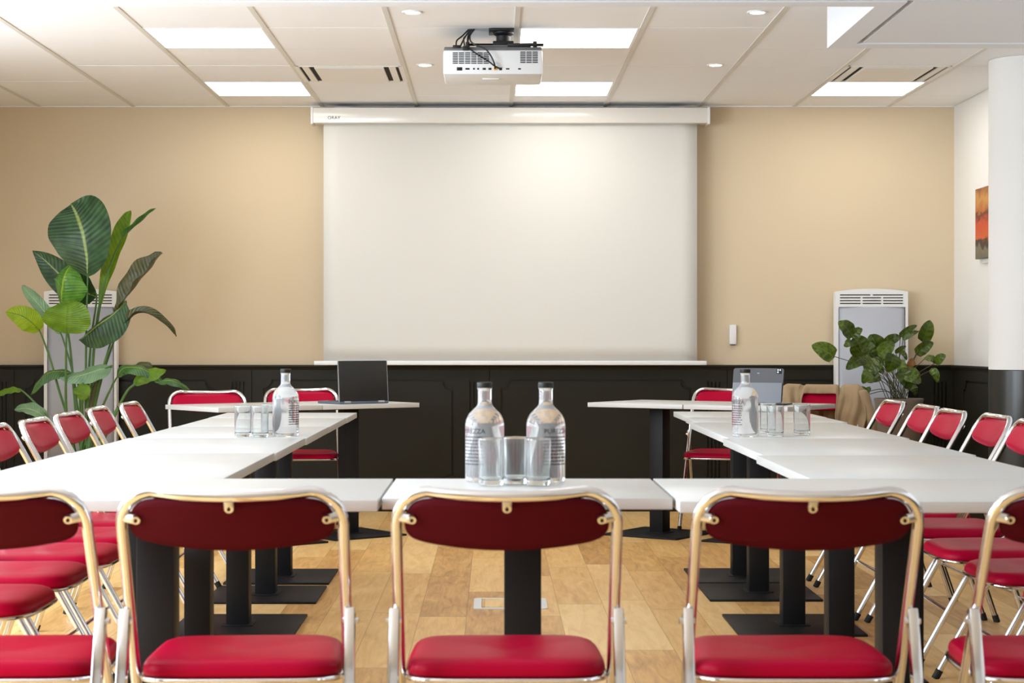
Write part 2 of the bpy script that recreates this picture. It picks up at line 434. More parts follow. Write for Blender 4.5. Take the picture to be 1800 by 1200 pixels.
# wainscot : modules with a scalloped raised field and flutes
def scallop(x0, x1, z0, z1, r, off):
    a, b, c, d = x0 + off, x1 - off, z0 + off, z1 - off
    pts = []
    def arc(cx, cy, a0, a1, rr):
        return [(cx + rr * math.cos(a0 + (a1 - a0) * i / 8), cy + rr * math.sin(a0 + (a1 - a0) * i / 8)) for i in range(9)]
    rr = r
    e = 0.02
    pts += [(a + rr + e, c), (b - rr - e, c)] + arc(b, c, PI, PI / 2, rr)
    pts += [(b, c + rr + e)][:1] + [(b, d - rr - e)] + arc(b, d, -PI / 2, -PI, rr)
    pts += [(b - rr - e, d), (a + rr + e, d)] + arc(a, d, 0, -PI / 2, rr)
    pts += [(a, d - rr - e), (a, c + rr + e)] + arc(a, c, PI / 2, 0, rr)
    return pts
def wains(name, x_of, n, mt, x_end):
    mb = MB()
    W = 1.511
    for k in n:
        x0 = x_of + k * W; x1 = x0 + W - .004
        if x1 > x_end: x1 = x_end
        if x1 - x0 < .3: continue
        outer = [(x0, .1), (x1, .1), (x1, ZD - .02), (x0, ZD - .02)]
        f0, f1 = x0 + .07, min(x1 - .225, x_end - .1)
        hole = scallop(f0, f1, .17, .838, .055, 0)
        field = scallop(f0, f1, .17, .838, .055, .014)
        flutes = []
        if x1 - x0 > 1.4:
            for j in range(4):
                fx = x1 - .125 + j * .024
                flutes.append([(fx, .16), (fx + .011, .16), (fx + .011, .825), (fx, .825)])
        add_mesh(mb, curve_mesh([outer, hole] + flutes, 0.006), mt)
        add_mesh(mb, curve_mesh([field], 0.0055), mt)
    return mb
# curve XY plane -> wall: x->X, y->Z, z-> -Y
mtb = Matrix(((1, 0, 0, 0), (0, 0, -1, YB - .014), (0, 1, 0, 0), (0, 0, 0, 1)))
wb = wains('w', (444 - VX) / 276 - 3 * 1.511, range(0, 6), mtb, XR - .01)
wb.bounds((XL, YB - .008, 0), (XR, YB, ZD - .01))
wb.bounds((XL, YB - .024, 0), (XR, YB, .1))
struct(wb.build('trim_8', 'wains', smooth=False))
mtr = Matrix(((0, 0, -1, XR - .014), (-1, 0, 0, YB - .02), (0, 1, 0, 0), (0, 0, 0, 1)))
wr = wains('w', 0.22, range(0, 8), mtr, 13.5)
wr.bounds((XR - .008, YF, 0), (XR, YB - .008, ZD - .01)); wr.bounds((XR - .024, YF, 0), (XR, YB - .024, .1))
struct(wr.build('trim_9', 'wains', smooth=False))
def rail(name, a, b, nrm):
    prof = [(0, -.052), (.012, -.050), (.014, -.036), (.022, -.030), (.026, -.018), (.034, -.012), (.034, -.002), (.030, 0), (0, 0)]
    mb = MB(); A = Vector(a); B = Vector(b); n = Vector(nrm)
    r0 = [mb.bm.verts.new(A + n * p + Vector((0, 0, q))) for p, q in prof]
    r1 = [mb.bm.verts.new(B + n * p + Vector((0, 0, q))) for p, q in prof]
    k = len(prof)
    for i in range(k): mb.bm.faces.new((r0[i], r0[(i + 1) % k], r1[(i + 1) % k], r1[i]))
    mb.bm.faces.new(r0); mb.bm.faces.new(list(reversed(r1)))
    return struct(mb.build(name, 'wains', angle=30))
rail('trim_10', (XL, YB, ZD), (XR, YB, ZD), (0, -1, 0))
rail('trim_11', (XR, YF, ZD), (XR, YB - .03, ZD), (-1, 0, 0))

# ------------------------------------------------------------ ceiling fittings
LN = {(-1.688, 8.65): 'square light panel in ceiling, front one of the left pair',
      (-1.688, 10.45): 'square light panel in ceiling, rear one of the left pair',
      (0.112, 8.65): 'square light panel in ceiling just right of the projector',
      (0.112, 10.45): 'square light panel in ceiling below and behind the projector, above the screen',
      (1.912, 10.45): 'square light panel in ceiling at far right beside the vent'}
for (x, y) in LIGHTS:
    t = thing('ceiling_light_panel', LN[(x, y)], 'ceiling light', (x + .3, y + .3, H), 0, 'square ceiling light panels')
    f = MB()
    for s in (-1, 1):
        f.bounds((s * .285 - .008, -.298, -.002), (s * .285 + .008, .298, .018))
        f.bounds((-.277, s * .29 - .008, -.002), (.277, s * .29 + .008, .018))
    f.build('frame', 'whiteplastic', t, smooth=False)
    MB().bounds((-.276, -.282, 0.001), (.276, .282, .014)).build('diffuser', 'panel_light', t, smooth=False)
AN = ['square ceiling air vent left of the projector', 'square ceiling air vent at far right in front of the light panel']
for (x, y), lb in zip(ACS, AN):
    t = thing('ceiling_air_vent', lb, 'air vent', (x + .3, y + .3, H), 0, 'square ceiling air vents')
    MB().bounds((-.297, -.297, .004), (.297, .297, .02)).build('backing', 'slot', t, smooth=False)
    MB().bounds((-.19, -.255, -.006), (.19, .265, .004), .003).build('center_panel', 'ac', t, smooth=False)
    f = MB()
    for s in (-1, 1):
        f.bounds((s * .284 - .012, -.297, -.004), (s * .284 + .012, .297, .005))
        f.bounds((s * .236 - .018, -.285, -.004), (s * .236 + .018, .285, .005))
        f.bounds((-.28, s * .288 - .009, -.0035), (.28, s * .288 + .009, .005))
    f.build('slat_frame', 'ac', t, smooth=False)
for x, y, lb in [(-.367, 8.24, 'round recessed downlight left of the projector, nearer of two'),
                 (-.369, 9.81, 'round recessed downlight left of the projector, farther of two'),
                 (1.2, 8.24, 'round recessed downlight right of the projector, nearer of two'),
                 (1.203, 9.81, 'round recessed downlight right of the projector, farther of two')]:
    t = thing('downlight', lb, 'downlight', (x, y, H), 0, 'round recessed downlights')
    MB().lathe([(.034, 0.002), (.034, -.004), (.044, -.005), (.048, -.001), (.048, .002)], 32).build('trim_ring', 'whiteplastic', t)
    MB().lathe([(0, -.002), (.030, -.003), (.033, -.001), (.033, .004)], 32).build('lens', 'spot_light', t)

# ------------------------------------------------------------ projection screen
YSc = 11.40
def pxX(px, Y): return (px - VX) * Y / F
def pxZ(py, Y): return EYE - (py - VY) * Y / F
t = thing('projection_screen', 'wide white pull-down projection screen on the beige back wall', 'projection screen', (pxX(897, YSc), YSc, 0))
cx = pxX(897, YSc)
hz0, hz1 = pxZ(219.5, YSc), pxZ(190.5, YSc)
hw_ = (1246 - 547) / 2 * YSc / F
mb = MB(); mb.bounds((-hw_ + .012, -.055, hz0 + .006), (hw_ - .012, .075, hz1), .006)
hs = mb.build('housing', 'housing', t)
for s in (-1, 1):
    mb = MB(); mb.bounds((s * (hw_ - .008) - .008, -.058, hz0), (s * (hw_ - .008) + .008, .078, hz1 + .002), .003)
    mb.build('end_cap', 'whiteplastic', hs)
mb = MB(); add_mesh(mb, text_mesh('ORAY', .030), Matrix(((1, 0, 0, pxX(577, YSc) - cx), (0, 0, -1, -.0556), (0, 1, 0, pxZ(211.5, YSc)), (0, 0, 0, 1))))
mb.build('lettering', 'ink', hs, smooth=False)
fw = (1224.5 - 568) / 2 * YSc / F; sb = pxZ(634, YSc)
mb = MB(); mb.grid(lambda u, v: Vector((-fw + 2 * fw * u, .012 * math.sin(PI * u) * v * (1 - v), hz0 + .03 + (sb - hz0 - .03) * v)), 24, 16)
mb.build('screen_fabric', 'screen', t, thick=.0015)
MB().bounds((-(1242 - 552) / 2 * YSc / F, -.012, pxZ(641.5, YSc)), ((1242 - 552) / 2 * YSc / F, .012, pxZ(634, YSc)), .004).build('bottom_bar', 'whiteplastic', t)
for px in (601, 1190):
    MB().bounds((pxX(px, YSc) - cx - .05, .02, hz1 - .004), (pxX(px, YSc) - cx + .05, .148, hz1 + .012)).build('bracket', 'steel', t, smooth=False)

# ------------------------------------------------------------ projector
def projector():
    Y = 8.6; x0, x1 = pxX(779, Y), pxX(954, Y)
    zt, zb = pxZ(77.5, Y), pxZ(131, Y)
    t = thing('projector', 'white ceiling projector with vents and ports, hung on a black mount', 'projector', ((x0 + x1) / 2, Y, zb))
    hw = (x1 - x0) / 2; h = zt - zb; D = .36; hb = h - .026
    MB().bounds((-hw, 0, 0), (hw, D, hb), .012).build('body', 'proj', t)
    g = MB(); g.bounds((-hw + .004, .004, hb - .004), (hw - .004, D - .01, hb + .014), .006)
    g.box((.05, .17, hb + .02), (.26, .3, .012), None, .004)
    g.build('cover', 'projgrey', t)
    def fx(px): return (px - 866.5) * Y / F
    def fz(py): return pxZ(py, Y) - zb
    v = MB()
    for i in range(6):
        for j in range(7):
            xa = 760 + (292 + i * 89) / 8.18; xb = xa + 76 / 8.18
            yy = 30 + (516 + j * 24.5) / 8.18
            v.bounds((fx(xa), -.0015, fz(yy + .8)), (fx(xb), .002, fz(yy - .8)))
    v.build('vent', 'port', t, smooth=False)
    v = MB()
    for i in range(3):
        for j in range(7):
            xa = 760 + (1264 + i * 88) / 8.18; xb = xa + 76 / 8.18
            yy = 30 + (505 + j * 24.5) / 8.18
            v.bounds((fx(xa), -.0015, fz(yy + .8)), (fx(xb), .002, fz(yy - .8)))
    v.build('vent', 'port', t, smooth=False)
    for cxp, w, hh in [(390, 78, 48), (505, 60, 24), (745, 46, 30), (828, 42, 30), (980, 40, 40), (1083, 50, 20), (1253, 40, 20)]:
        a = 760 + cxp / 8.18; b = 30 + 745 / 8.18
        MB().bounds((fx(a - w / 16.4), -.002, fz(b + hh / 16.4)), (fx(a + w / 16.4), .002, fz(b - hh / 16.4)), .001).build('port', 'port', t)
    for cxp in (597, 657):
        p = Vector((fx(760 + cxp / 8.18), 0, fz(121)))
        MB().tube([p + Vector((0, .002, 0)), p + Vector((0, -.002, 0))], .0045, 12).build('port', 'port', t)
    p = Vector((fx(870.3), 0, fz(121)))
    MB().tube([p + Vector((0, .002, 0)), p + Vector((0, -.012, 0))], .007, 14).build('plug', 'yellow', t)
    # underside foot and seam
    u = MB(); u.bounds((-.05, .12, -.006), (.03, .14, .001), .002); u.build('foot', 'proj', t)
    u = MB(); u.tube([(hw - .06, D - .002, hb * .45), (hw - .06, D + .02, hb * .45)], .03, 24); u.build('lens', 'port', t)
    # mount (a separate hanging bracket belongs with the projector)
    ztop = H - zb
    mm = MB()
    mx_ = fx(885)
    mm.bounds((mx_ - .07, .05, ztop - .012), (mx_ + .05, .2, ztop - .002), .002)
    mm.lathe([(.0, ztop - .1), (.034, ztop - .1), (.034, ztop - .03), (.05, ztop - .02), (.05, ztop - .005), (0, ztop - .005)], 20, (mx_, .12, 0))
    mm.bounds((mx_ - .05, .06, hb + .026), (mx_ + .05, .18, hb + .052), .004)
    for dx, dy in ((-.17, .02), (.15, .0), (-.1, .24), (.12, .24)):
        a = Vector((mx_, .12, hb + .042)); b = Vector((mx_ + dx, dy + .02, hb + .03))
        mm.tube([a, b], [(.006, .016)] * 2, 8)
        mm.tube([b + Vector((0, 0, .012)), b + Vector((0, 0, -.02))], .010, 10)
    mm.bounds((mx_ + .02, -.0, hb + .018), (mx_ + .19, .03, hb + .030), .002)
    mm.build('ceiling_mount', 'blackplastic', t, angle=35)
    # cables
    def V(cx_, cy_, dy): return Vector((fx(760 + cx_ / 8.18), dy, fz(30 + cy_ / 8.18)))
    def ceilp(cx_): return Vector((fx(760 + cx_ / 8.18), .1, ztop))
    cabs = [[ceilp(520), V(430, 250, .04), V(350, 330, .02), V(340, 420, .02)],
            [ceilp(540), V(470, 270, .03), V(420, 370, .02), V(400, 420, .02)],
            [ceilp(560), V(480, 260, .02), V(450, 320, .01), V(470, 440, .01)],
            [ceilp(580), V(520, 260, 0), V(505, 350, -.01), V(520, 440, -.006), V(640, 540, -.02), V(800, 640, -.02), V(900, 720, -.03), V(975, 745, -.008)],
            [ceilp(600), V(545, 260, .0), V(550, 350, -.01), V(620, 410, -.02), V(760, 470, -.025), V(840, 570, -.03), V(890, 680, -.03), V(903, 745, -.01)],
            [ceilp(590), V(530, 280, 0), V(500, 400, -.004), V(490, 450, 0)]]
    for c in cabs:
        MB().tube(catmull(c, 24), .0038, 8).build('cable', 'blackplastic', t)
    k = MB(); k.box(V(350, 425, .01), (.038, .03, .014), None, .003); k.box(V(480, 450, .0), (.03, .03, .02), None, .003)
    k.build('connector', 'blackplastic', t)
projector()

# ------------------------------------------------------------ wall heaters
def heater():
    t = thing('wall_heater', '', 'heater')
    W2, Z0, Z1 = .229, .10, 1.395
    ar = []
    for i in range(17):
        u = -1 + 2 * i / 16; ar.append((u * W2, Z1 + .018 * (1 - u * u)))
    outer = [(-W2, Z0), (W2, Z0)] + list(reversed(ar))
    slots = []
    for r, yy in enumerate((1.37, 1.352, 1.334, 1.316)):
        segs = [(-.2, -.008), (.008, .2)] if r == 0 else [(-.2, -.075), (-.055, .075), (.09, .2)] if r else []
        segs = [(-.2, -.006), (.006, .2)] if r == 0 else [(-.2, -.068), (-.058, .062), (.072, .2)]
        for a, b in segs:
            slots.append([(a, yy), (b, yy), (b, yy + .007), (a, yy + .007)])
    win = [(-W2 + .02, Z0 + .03), (W2 - .016, Z0 + .03), (W2 - .016, 1.298), (-W2 + .02, 1.298)]
    m3 = Matrix(((1, 0, 0, 0), (0, 0, -1, -.055), (0, 1, 0, 0), (0, 0, 0, 1)))
    mb = MB(); add_mesh(mb, curve_mesh([outer] + slots + [win], .008), m3)
    mb.build('front_frame', 'whiteplastic', t, smooth=False)
    m4 = Matrix(((1, 0, 0, 0), (0, 0, -1, -.022), (0, 1, 0, 0), (0, 0, 0, 1)))
    mb = MB(); add_mesh(mb, curve_mesh([outer], .022), m4)
    mb.build('case', 'whiteplastic', t, smooth=False)
    mb = MB(); mb.bounds((-.2, -.047, 1.31), (.2, -.0445, 1.38)); mb.build('grille_backing', 'slot', t, smooth=False)
    mb = MB(); mb.grid(lambda u, v: Vector((-.205 + .412 * u, -.056 - .006 * math.sin(PI * u), Z0 + .03 + (1.298 - Z0 - .03) * v)), 16, 2)
    mb.build('grey_panel', 'greymesh', t, thick=.002)
    MB().bounds((-.12, -.002, .3), (.12, .045, 1.2)).build('wall_bracket', 'steel', t, smooth=False)
    return t
h1 = heater(); YH = YB - .09
h1.location = (pxX(142.5, YH), YH + .04, 0)
tag(h1, 'tall white heater with grey front standing behind the big leafy plant on the left', 'heater', 'tall white wall heaters')
h2 = copy_tree(h1); h2.location = (pxX(1531, YH), YH + .04, 0)
tag(h2, 'tall white heater with grey front behind the bushy plant on the right', 'heater', 'tall white wall heaters')

# wall device
t = thing('wall_sensor', 'small white upright sensor box on the beige wall right of the screen', 'sensor', (pxX(1287.5, YB), YB, pxZ(588, YB)))
MB().bounds((-.022, -.03, -.062), (.022, 0, .062), .006).build('case', 'whiteplastic', t)
MB().bounds((-.016, -.027, -.068), (.016, -.005, -.06), .003).build('base_clip', 'projgrey', t)

# painting on the right wall
t = thing('painting', 'orange and brown abstract painting on the white right wall beside the column', 'painting', (XR, 10.62, 1.785))
MB().bounds((-.03, -.31, -.21), (-.0, .31, .21), .002).build('canvas', 'art', t, smooth=False)
mb = MB().bounds((XR - .012, 10.52, 1.545), (XR, 10.84, 1.572), .002)
tag(mb.build('wall_strip', 'whiteplastic'), 'thin pale strip on the white wall directly under the painting', 'wall label')  # plain thin strip on the wall below the canvas

# floor box
t = thing('floor_box', 'white framed power floor box with wood lid in the open floor', 'floor box', (.07, 7.465, 0))
f = MB()
def rrect(w, h, r, n=5):
    pts = []
    for cx_, cy_, a0 in ((w - r, -h + r, -PI / 2), (w - r, h - r, 0), (-w + r, h - r, PI / 2), (-w + r, -h + r, PI)):
        for i in range(n + 1):
            a = a0 + PI / 2 * i / n; pts.append((cx_ + r * math.cos(a), cy_ + r * math.sin(a)))
    return pts
add_mesh(f, curve_mesh([rrect(.15, .15, .02), rrect(.118, .125, .004)], .002), Matrix.Translation((0, 0, .002)))
f.build('frame', 'whiteplastic', t, smooth=False)
MB().bounds((-.116, -.108, 0), (.116, .123, .0035)).build('lid', 'floor', t, smooth=False)
MB().bounds((-.118, -.125, 0), (.118, -.108, .001)).build('finger_slot', 'port', t, smooth=False)

# ------------------------------------------------------------ tables
def table(x0, x1, y0, y1, px=None, py=None, lab='', rz=0, pivot=None, base=(.47, .50), bz=0.0):
    """axis-aligned in local frame; rz about pivot"""
    cx_, cy_ = (x0 + x1) / 2, (y0 + y1) / 2
    if px is None: px = cx_
    if py is None: py = cy_
    ox, oy = px, py
    if pivot is not None:
        R = Matrix.Rotation(rz, 2); q = R @ Vector((px, py)); loc = (pivot[0] + q.x, pivot[1] + q.y, 0)
    else: loc = (px, py, 0)
    t = thing('table', lab, 'table', loc, rz, 'white pedestal tables')
    g = .0015
    a = (x0 - ox + g, y0 - oy + g); b = (x1 - ox - g, y1 - oy - g)
    zt = .74 + bz
    MB().bounds((a[0], a[1], .7155 + bz), (b[0], b[1], zt), .0015).build('tabletop', 'top', t, angle=30)
    MB().bounds((-.0425, -.0425, .012), (.0425, .0425, .706 + bz), .003).build('column', 'blackmetal', t)
    MB().bounds((-.16, -.16, .705 + bz), (.16, .16, .716 + bz), .002).build('mounting_plate', 'blackmetal', t)
    bw, bd = base[0] / 2, base[1] / 2
    m = MB(); m.bounds((-bw, -bd, .0), (bw, bd, .010), .002)
    m.bounds((-.06, -.06, .009), (.06, .06, .014), .002)
    m.build('base_plate', 'blackmetal', t)
    return t
L_rows = [(8.09, 8.67, 8.30, 0), (7.25, 8.09, 7.71, -.003), (6.38, 7.25, 6.88, 0), (5.53, 6.38, 5.95, .002), (4.505, 5.53, 5.02, 0)]
Ln = ['farthest', 'second from the far end', 'middle', 'second from the near end', 'nearest']
Lx = [(-1.272, -.650), (-1.272, -.655), (-1.275, -.655), (-1.285, -.66), (-1.30, -.668)]
for i, (a, b, c, dz) in enumerate(L_rows):
    table(Lx[i][0], Lx[i][1], a, b, -.965, c, 'white pedestal table in the left arm of the U, %s one' % Ln[i], bz=dz * .3)
R_rows = [(8.13, 8.81, 8.32), (7.62, 8.13, 7.78), (6.36, 7.62, 6.88), (5.42, 6.36, 5.95), (4.505, 5.42, 5.0)]
Rx = [(.874, 1.496), (.862, 1.49), (.825, 1.462), (.805, 1.445), (.785, 1.43)]
for i, (a, b, c) in enumerate(R_rows):
    table(Rx[i][0], Rx[i][1], a, b, 1.135, c, 'white pedestal table in the right arm of the U, %s one' % Ln[i], bz=0)
table(-1.42, -.247, 3.885, 4.50, -.776, 4.20, 'white pedestal table in the front row of the U, left one behind the red chairs')
table(-.243, .391, 3.935, 4.50, .068, 4.215, 'white pedestal table in the front row of the U, middle one under the two bottles')
table(.395, 1.52, 3.855, 4.50, .93, 4.18, 'white pedestal table in the front row of the U, right one behind the red chairs')
TL = (-1.41, 9.30); aL = math.atan2(.607, .794)
table(0, .628, 0, .59, .44, .25, 'white angled pedestal table by the back wall at left, outer half of the pair', aL, TL, (.47, .47))
table(.632, 1.262, 0, .59, .985, .30, 'white angled pedestal table by the back wall at left carrying the black laptop', aL, TL, (.47, .47))
TR = (1.53, 9.42); aR = math.atan2(-.57, .82)
table(-.618, 0, 0, .60, -.31, .3, 'white angled pedestal table by the back wall at right carrying the grey tablet', aR, TR, (.47, .47))
table(-1.225, -.622, 0, .60, -.92, .28, 'white angled pedestal table by the back wall at right, end pointing to the screen', aR, TR, (.47, .47))

# ------------------------------------------------------------ chairs
def make_chair():
    t = thing('folding_chair', '', 'chair')
    ZT, K = .810, .555
    def post(z, w): return Vector((w, K * (ZT - z), z))
    r = .0108
    wt, wf = .2080, .212
    def wz(z): return wt + (wf - wt) * (ZT - z) / ZT
    pts = []
    cr = .062; zt = ZT - r
    for i in range(9):
        z = .012 + (zt - cr - .012) * i / 8; pts.append(post(z, -wz(z)))
    for i in range(1, 8):
        a = PI / 2 * i / 8
        z = zt - cr + cr * math.sin(a); x = -(wt - cr + cr * math.cos(a)); pts.append(Vector((x, K * (ZT - z), z)))
    n = 14; w0 = wt - cr
    for i in range(n + 1):
        u = -1 + 2 * i / n; x = w0 * u; b = (1 - u * u)
        pts.append(Vector((x, K * r - .036 * b, zt - .006 * b)))
    right = [Vector((-p.x, p.y, p.z)) for p in pts[:16]]
    pts += list(reversed(right))
    MB().tube(pts, r, 12).build('frame', 'chrome', t, angle=60)
    for s in (-1, 1):
        MB().tube([post(.0, s * wf), post(.028, s * wz(.028))], r + .002, 12).build('foot_cap', 'rubber', t)
    # rear legs, pivoting on the posts above the seat
    for s in (-1, 1):
        top = Vector((s * (wz(.55) + .010), K * (ZT - .553) - .012, .553)); bot = Vector((s * .222, -.055, .0))
        pl_ = [top.lerp(bot, i / 6) for i in range(7)]
        leg = MB().tube(pl_, [(.0085, .0105)] * 7, 12, flat=(1, 0, 0)).build('leg', 'chrome', t, angle=60)
        MB().tube([bot.lerp(top, .0), bot.lerp(top, .05)], .0125, 12).build('foot_cap', 'rubber', leg)
        d = (bot - top).normalized()
        b = MB()
        q = d.to_track_quat('Z', 'Y').to_matrix()
        mid = top + d * .075 + Vector((-s * .003, 0, 0))
        b.box(mid, (.02, .028, .17), q, .003)
        b.build('hinge_plate', 'chrome', leg)
        b = MB(); b.tube([top + Vector((s * .014, 0, -.014)), top + Vector((-s * .016, .004, -.014))], .0055, 10)
        b.build('pivot_bolt', 'steel', leg)
    MB().tube([(-.214, .0, .17), (.214, .0, .17)], .006, 10).build('stretcher', 'chrome', t)
    MB().tube([(-.211, .345, .18), (.211, .345, .18)], .006, 10).build('stretcher', 'chrome', t)
    # seat
    def outline(u, f):
        # closed superelliptic outline, f shrink
        a = 2 * PI * u; c, s_ = math.cos(a), math.sin(a)
        ex = .42
        x = math.copysign(abs(c) ** ex, c); y = math.copysign(abs(s_) ** ex, s_)
        w = .196 * (1 - .03 * y)
        return x * w * f, .325 + y * .19 * f
    mb = MB(); U = 44
    prof = [(0.0, .432), (.96, .416), (1.0, .423), (1.005, .434), (.985, .447), (.92, .456), (.72, .4575), (.45, .455), (.2, .452), (0, .451)]
    rings = []
    for f, z in prof:
        if f == 0:
            rings.append([mb.bm.verts.new((0, .325, z - .003))]); continue
        rg = []
        for k in range(U):
            x, y = outline(k / U, f)
            yy = (y - .325) / .19
            dz = -.010 * (x / .19) ** 2 * 0 + .010 * yy ** 2 * .6 - .012 * max(0, yy - .5) ** 2 * 4 * .9
            dz += .0035 * noise.noise(Vector((x * 9, y * 9, 3))) if z > .445 else 0
            rg.append(mb.bm.verts.new((x, y, z + dz)))
        rings.append(rg)
    for A, B in zip(rings, rings[1:]):
        for k in range(U):
            k2 = (k + 1) % U
            if len(A) == 1: mb.bm.faces.new((A[0], B[k], B[k2]))
            elif len(B) == 1: mb.bm.faces.new((A[k], B[0], A[k2]))
            else: mb.bm.faces.new((A[k], B[k], B[k2], A[k2]))
    st = mb.build('seat', 'vinyl', t, angle=80)
    md = st.modifiers.new('sub', 'SUBSURF'); md.levels = 1; md.render_levels = 1
    rp = []
    for k in range(36):
        x, y = outline(k / 36, .99); yy = (y - .325) / .19
        rp.append((x, y, .416 + .006 * yy ** 2))
    MB().tube(rp, [(.006, .008)] * 36, 8, closed=True).build('seat_rim', 'chrome', t, angle=60)
    # backrest pad with bowed plan
    def padz(s, t_):
        s4 = max(0, 1 - abs(s) ** 9) ** .5; sb_ = max(0, 1 - abs(s) ** 3.2) ** .55
        top = -.072 + .054 * s4; bot = -.072 - .027 * max(0, 1 - abs(s) ** 16) ** .5 - .022 * (1 - s * s)
        return ZT + top + (bot - top) * t_
    def padp(s, t_, off):
        x = .192 * s; z = padz(s, t_)
        bow = 1 - min(1, (abs(x) / .192) ** 2)
        y = K * (ZT - z) - .034 * bow * (1 - .2 * t_)
        z -= .006 * bow * (1 - t_)
        nx = Vector((0, 1, K)).normalized()
        return Vector((x, y, z)) + nx * off
    mb = MB(); NU, NV = 30, 10
    front = [[None] * (NV + 1) for _ in range(NU + 1)]
    for i in range(NU + 1):
        for j in range(NV + 1):
            s = -math.cos(PI * i / NU); v = j / NV
            bul = .015 * (max(0, 1 - abs(s) ** 6)) ** .5 * (max(0, 1 - abs(2 * v - 1) ** 4)) ** .5
            front[i][j] = mb.bm.verts.new(padp(s, v, .002 + bul))
    for i in range(NU):
        for j in range(NV):
            mb.bm.faces.new((front[i][j], front[i + 1][j], front[i + 1][j + 1], front[i][j + 1]))
    mb.build('backrest', 'vinyl', t, angle=180, recalc=False)
    mb = MB(); mb.grid(lambda u, v: padp(-math.cos(PI * u), v, -.002), NU, 6)
    mb.build('backrest_shell', 'vinylback', t, angle=180, thick=.006)
    # chrome fixing tabs seen from behind
    nb = Vector((0, -1, -K)).normalized()
    for (sx, tz) in ((-1, 0), (1, 0), (0, 1)):
        b = MB()
        if tz == 0:
            z = ZT - .056; A = Vector((sx * .201, K * (ZT - z), z)) + nb * .006; B = Vector((sx * .178, K * (ZT - z) - .007, z - .003)) + nb * .008
        else:
            A = Vector((0, K * .01 - .036, ZT - .022)) + nb * .006; B = Vector((0, K * .032 - .036, ZT - .035)) + nb * .007
        b.tube([A, B], [(.009, .003), (.009, .003)], 12, flat=(0, 0, 1) if tz == 0 else (1, 0, 0))
        b.tube([B + nb * .004, B - nb * .006], .0085, 14)
        o = b.build('fixing_tab', 'steel', t)
        b = MB(); b.tube([B + nb * .0062, B + nb * .003], .0035, 10); b.build('screw', 'slot', o)
    return t
proto = make_chair(); used = [False]
def chair(x, y, face, label, group):
    """x,y = point under the top of the backrest; face = heading of the sitter in radians (0 = +Y)"""
    o = copy_tree(proto) if used[0] else proto
    used[0] = True
    o.location = (x, y, 0); o.rotation_euler = (0, 0, face)
    tag(o, label, 'chair', group); return o
grp = 'red folding chairs in the front row, seen from behind'
YC = 3.38
for px_, rz, lb in [(-52, .01, 'red padded chrome folding chair in front row cut off at the left edge'),
                    (405, .035, 'red padded chrome folding chair in front row left of the middle one'),
                    (891, .0, 'red padded chrome folding chair in front row below the two centre bottles'),
                    (1425, -.015, 'red padded chrome folding chair in front row right of the middle one'),
                    (1948, 0, 'red padded chrome folding chair in front row cut off at the right edge')]:
    chair((px_ - VX) * YC / F, YC, rz, lb, grp)
ordn = ['farthest', 'second farthest', 'third farthest', 'fourth farthest', 'fifth farthest', 'sixth farthest', 'second nearest', 'nearest']
for i, (y, dx, dr) in enumerate([(8.15, 0, 0), (7.55, -.01, .03), (6.97, 0, -.02), (6.43, .01, 0), (5.93, 0, .02), (5.46, 0, 0), (4.98, 0, .02), (4.50, .02, 0)]):
    chair(-1.645 + dx, y, -PI / 2 + dr, 'red padded folding chair in the left row beside the big plant, %s from camera' % ordn[i], 'red folding chairs along the left tables')
for i, (y, dx, dr) in enumerate([(8.40, 0, .02), (7.76, 0, 0), (7.25, -.02, .02), (6.76, .02, 0), (6.24, 0, -.02), (5.60, 0, 0), (5.06, -.01, .02), (4.52, 0, 0)]):
    chair(1.865 + dx, y, PI / 2 + dr, 'red padded folding chair in the right row beside the column, %s from camera' % ordn[i], 'red folding chairs along the right tables')
bg = 'red folding chairs facing the camera by the back wall'
chair(-1.60, 10.12, PI + .25, 'red folding chair by back wall behind the left angled table, outer one', bg)
chair(-1.125, 10.60, PI + .14, 'red folding chair by back wall just left of the laptop', bg)
chair(1.39, 10.66, PI - .30, 'red folding chair by back wall behind the grey tablet', bg)
cc = chair(1.88, 10.36, PI - .30, 'red folding chair by back wall with beige coat over its back', bg)

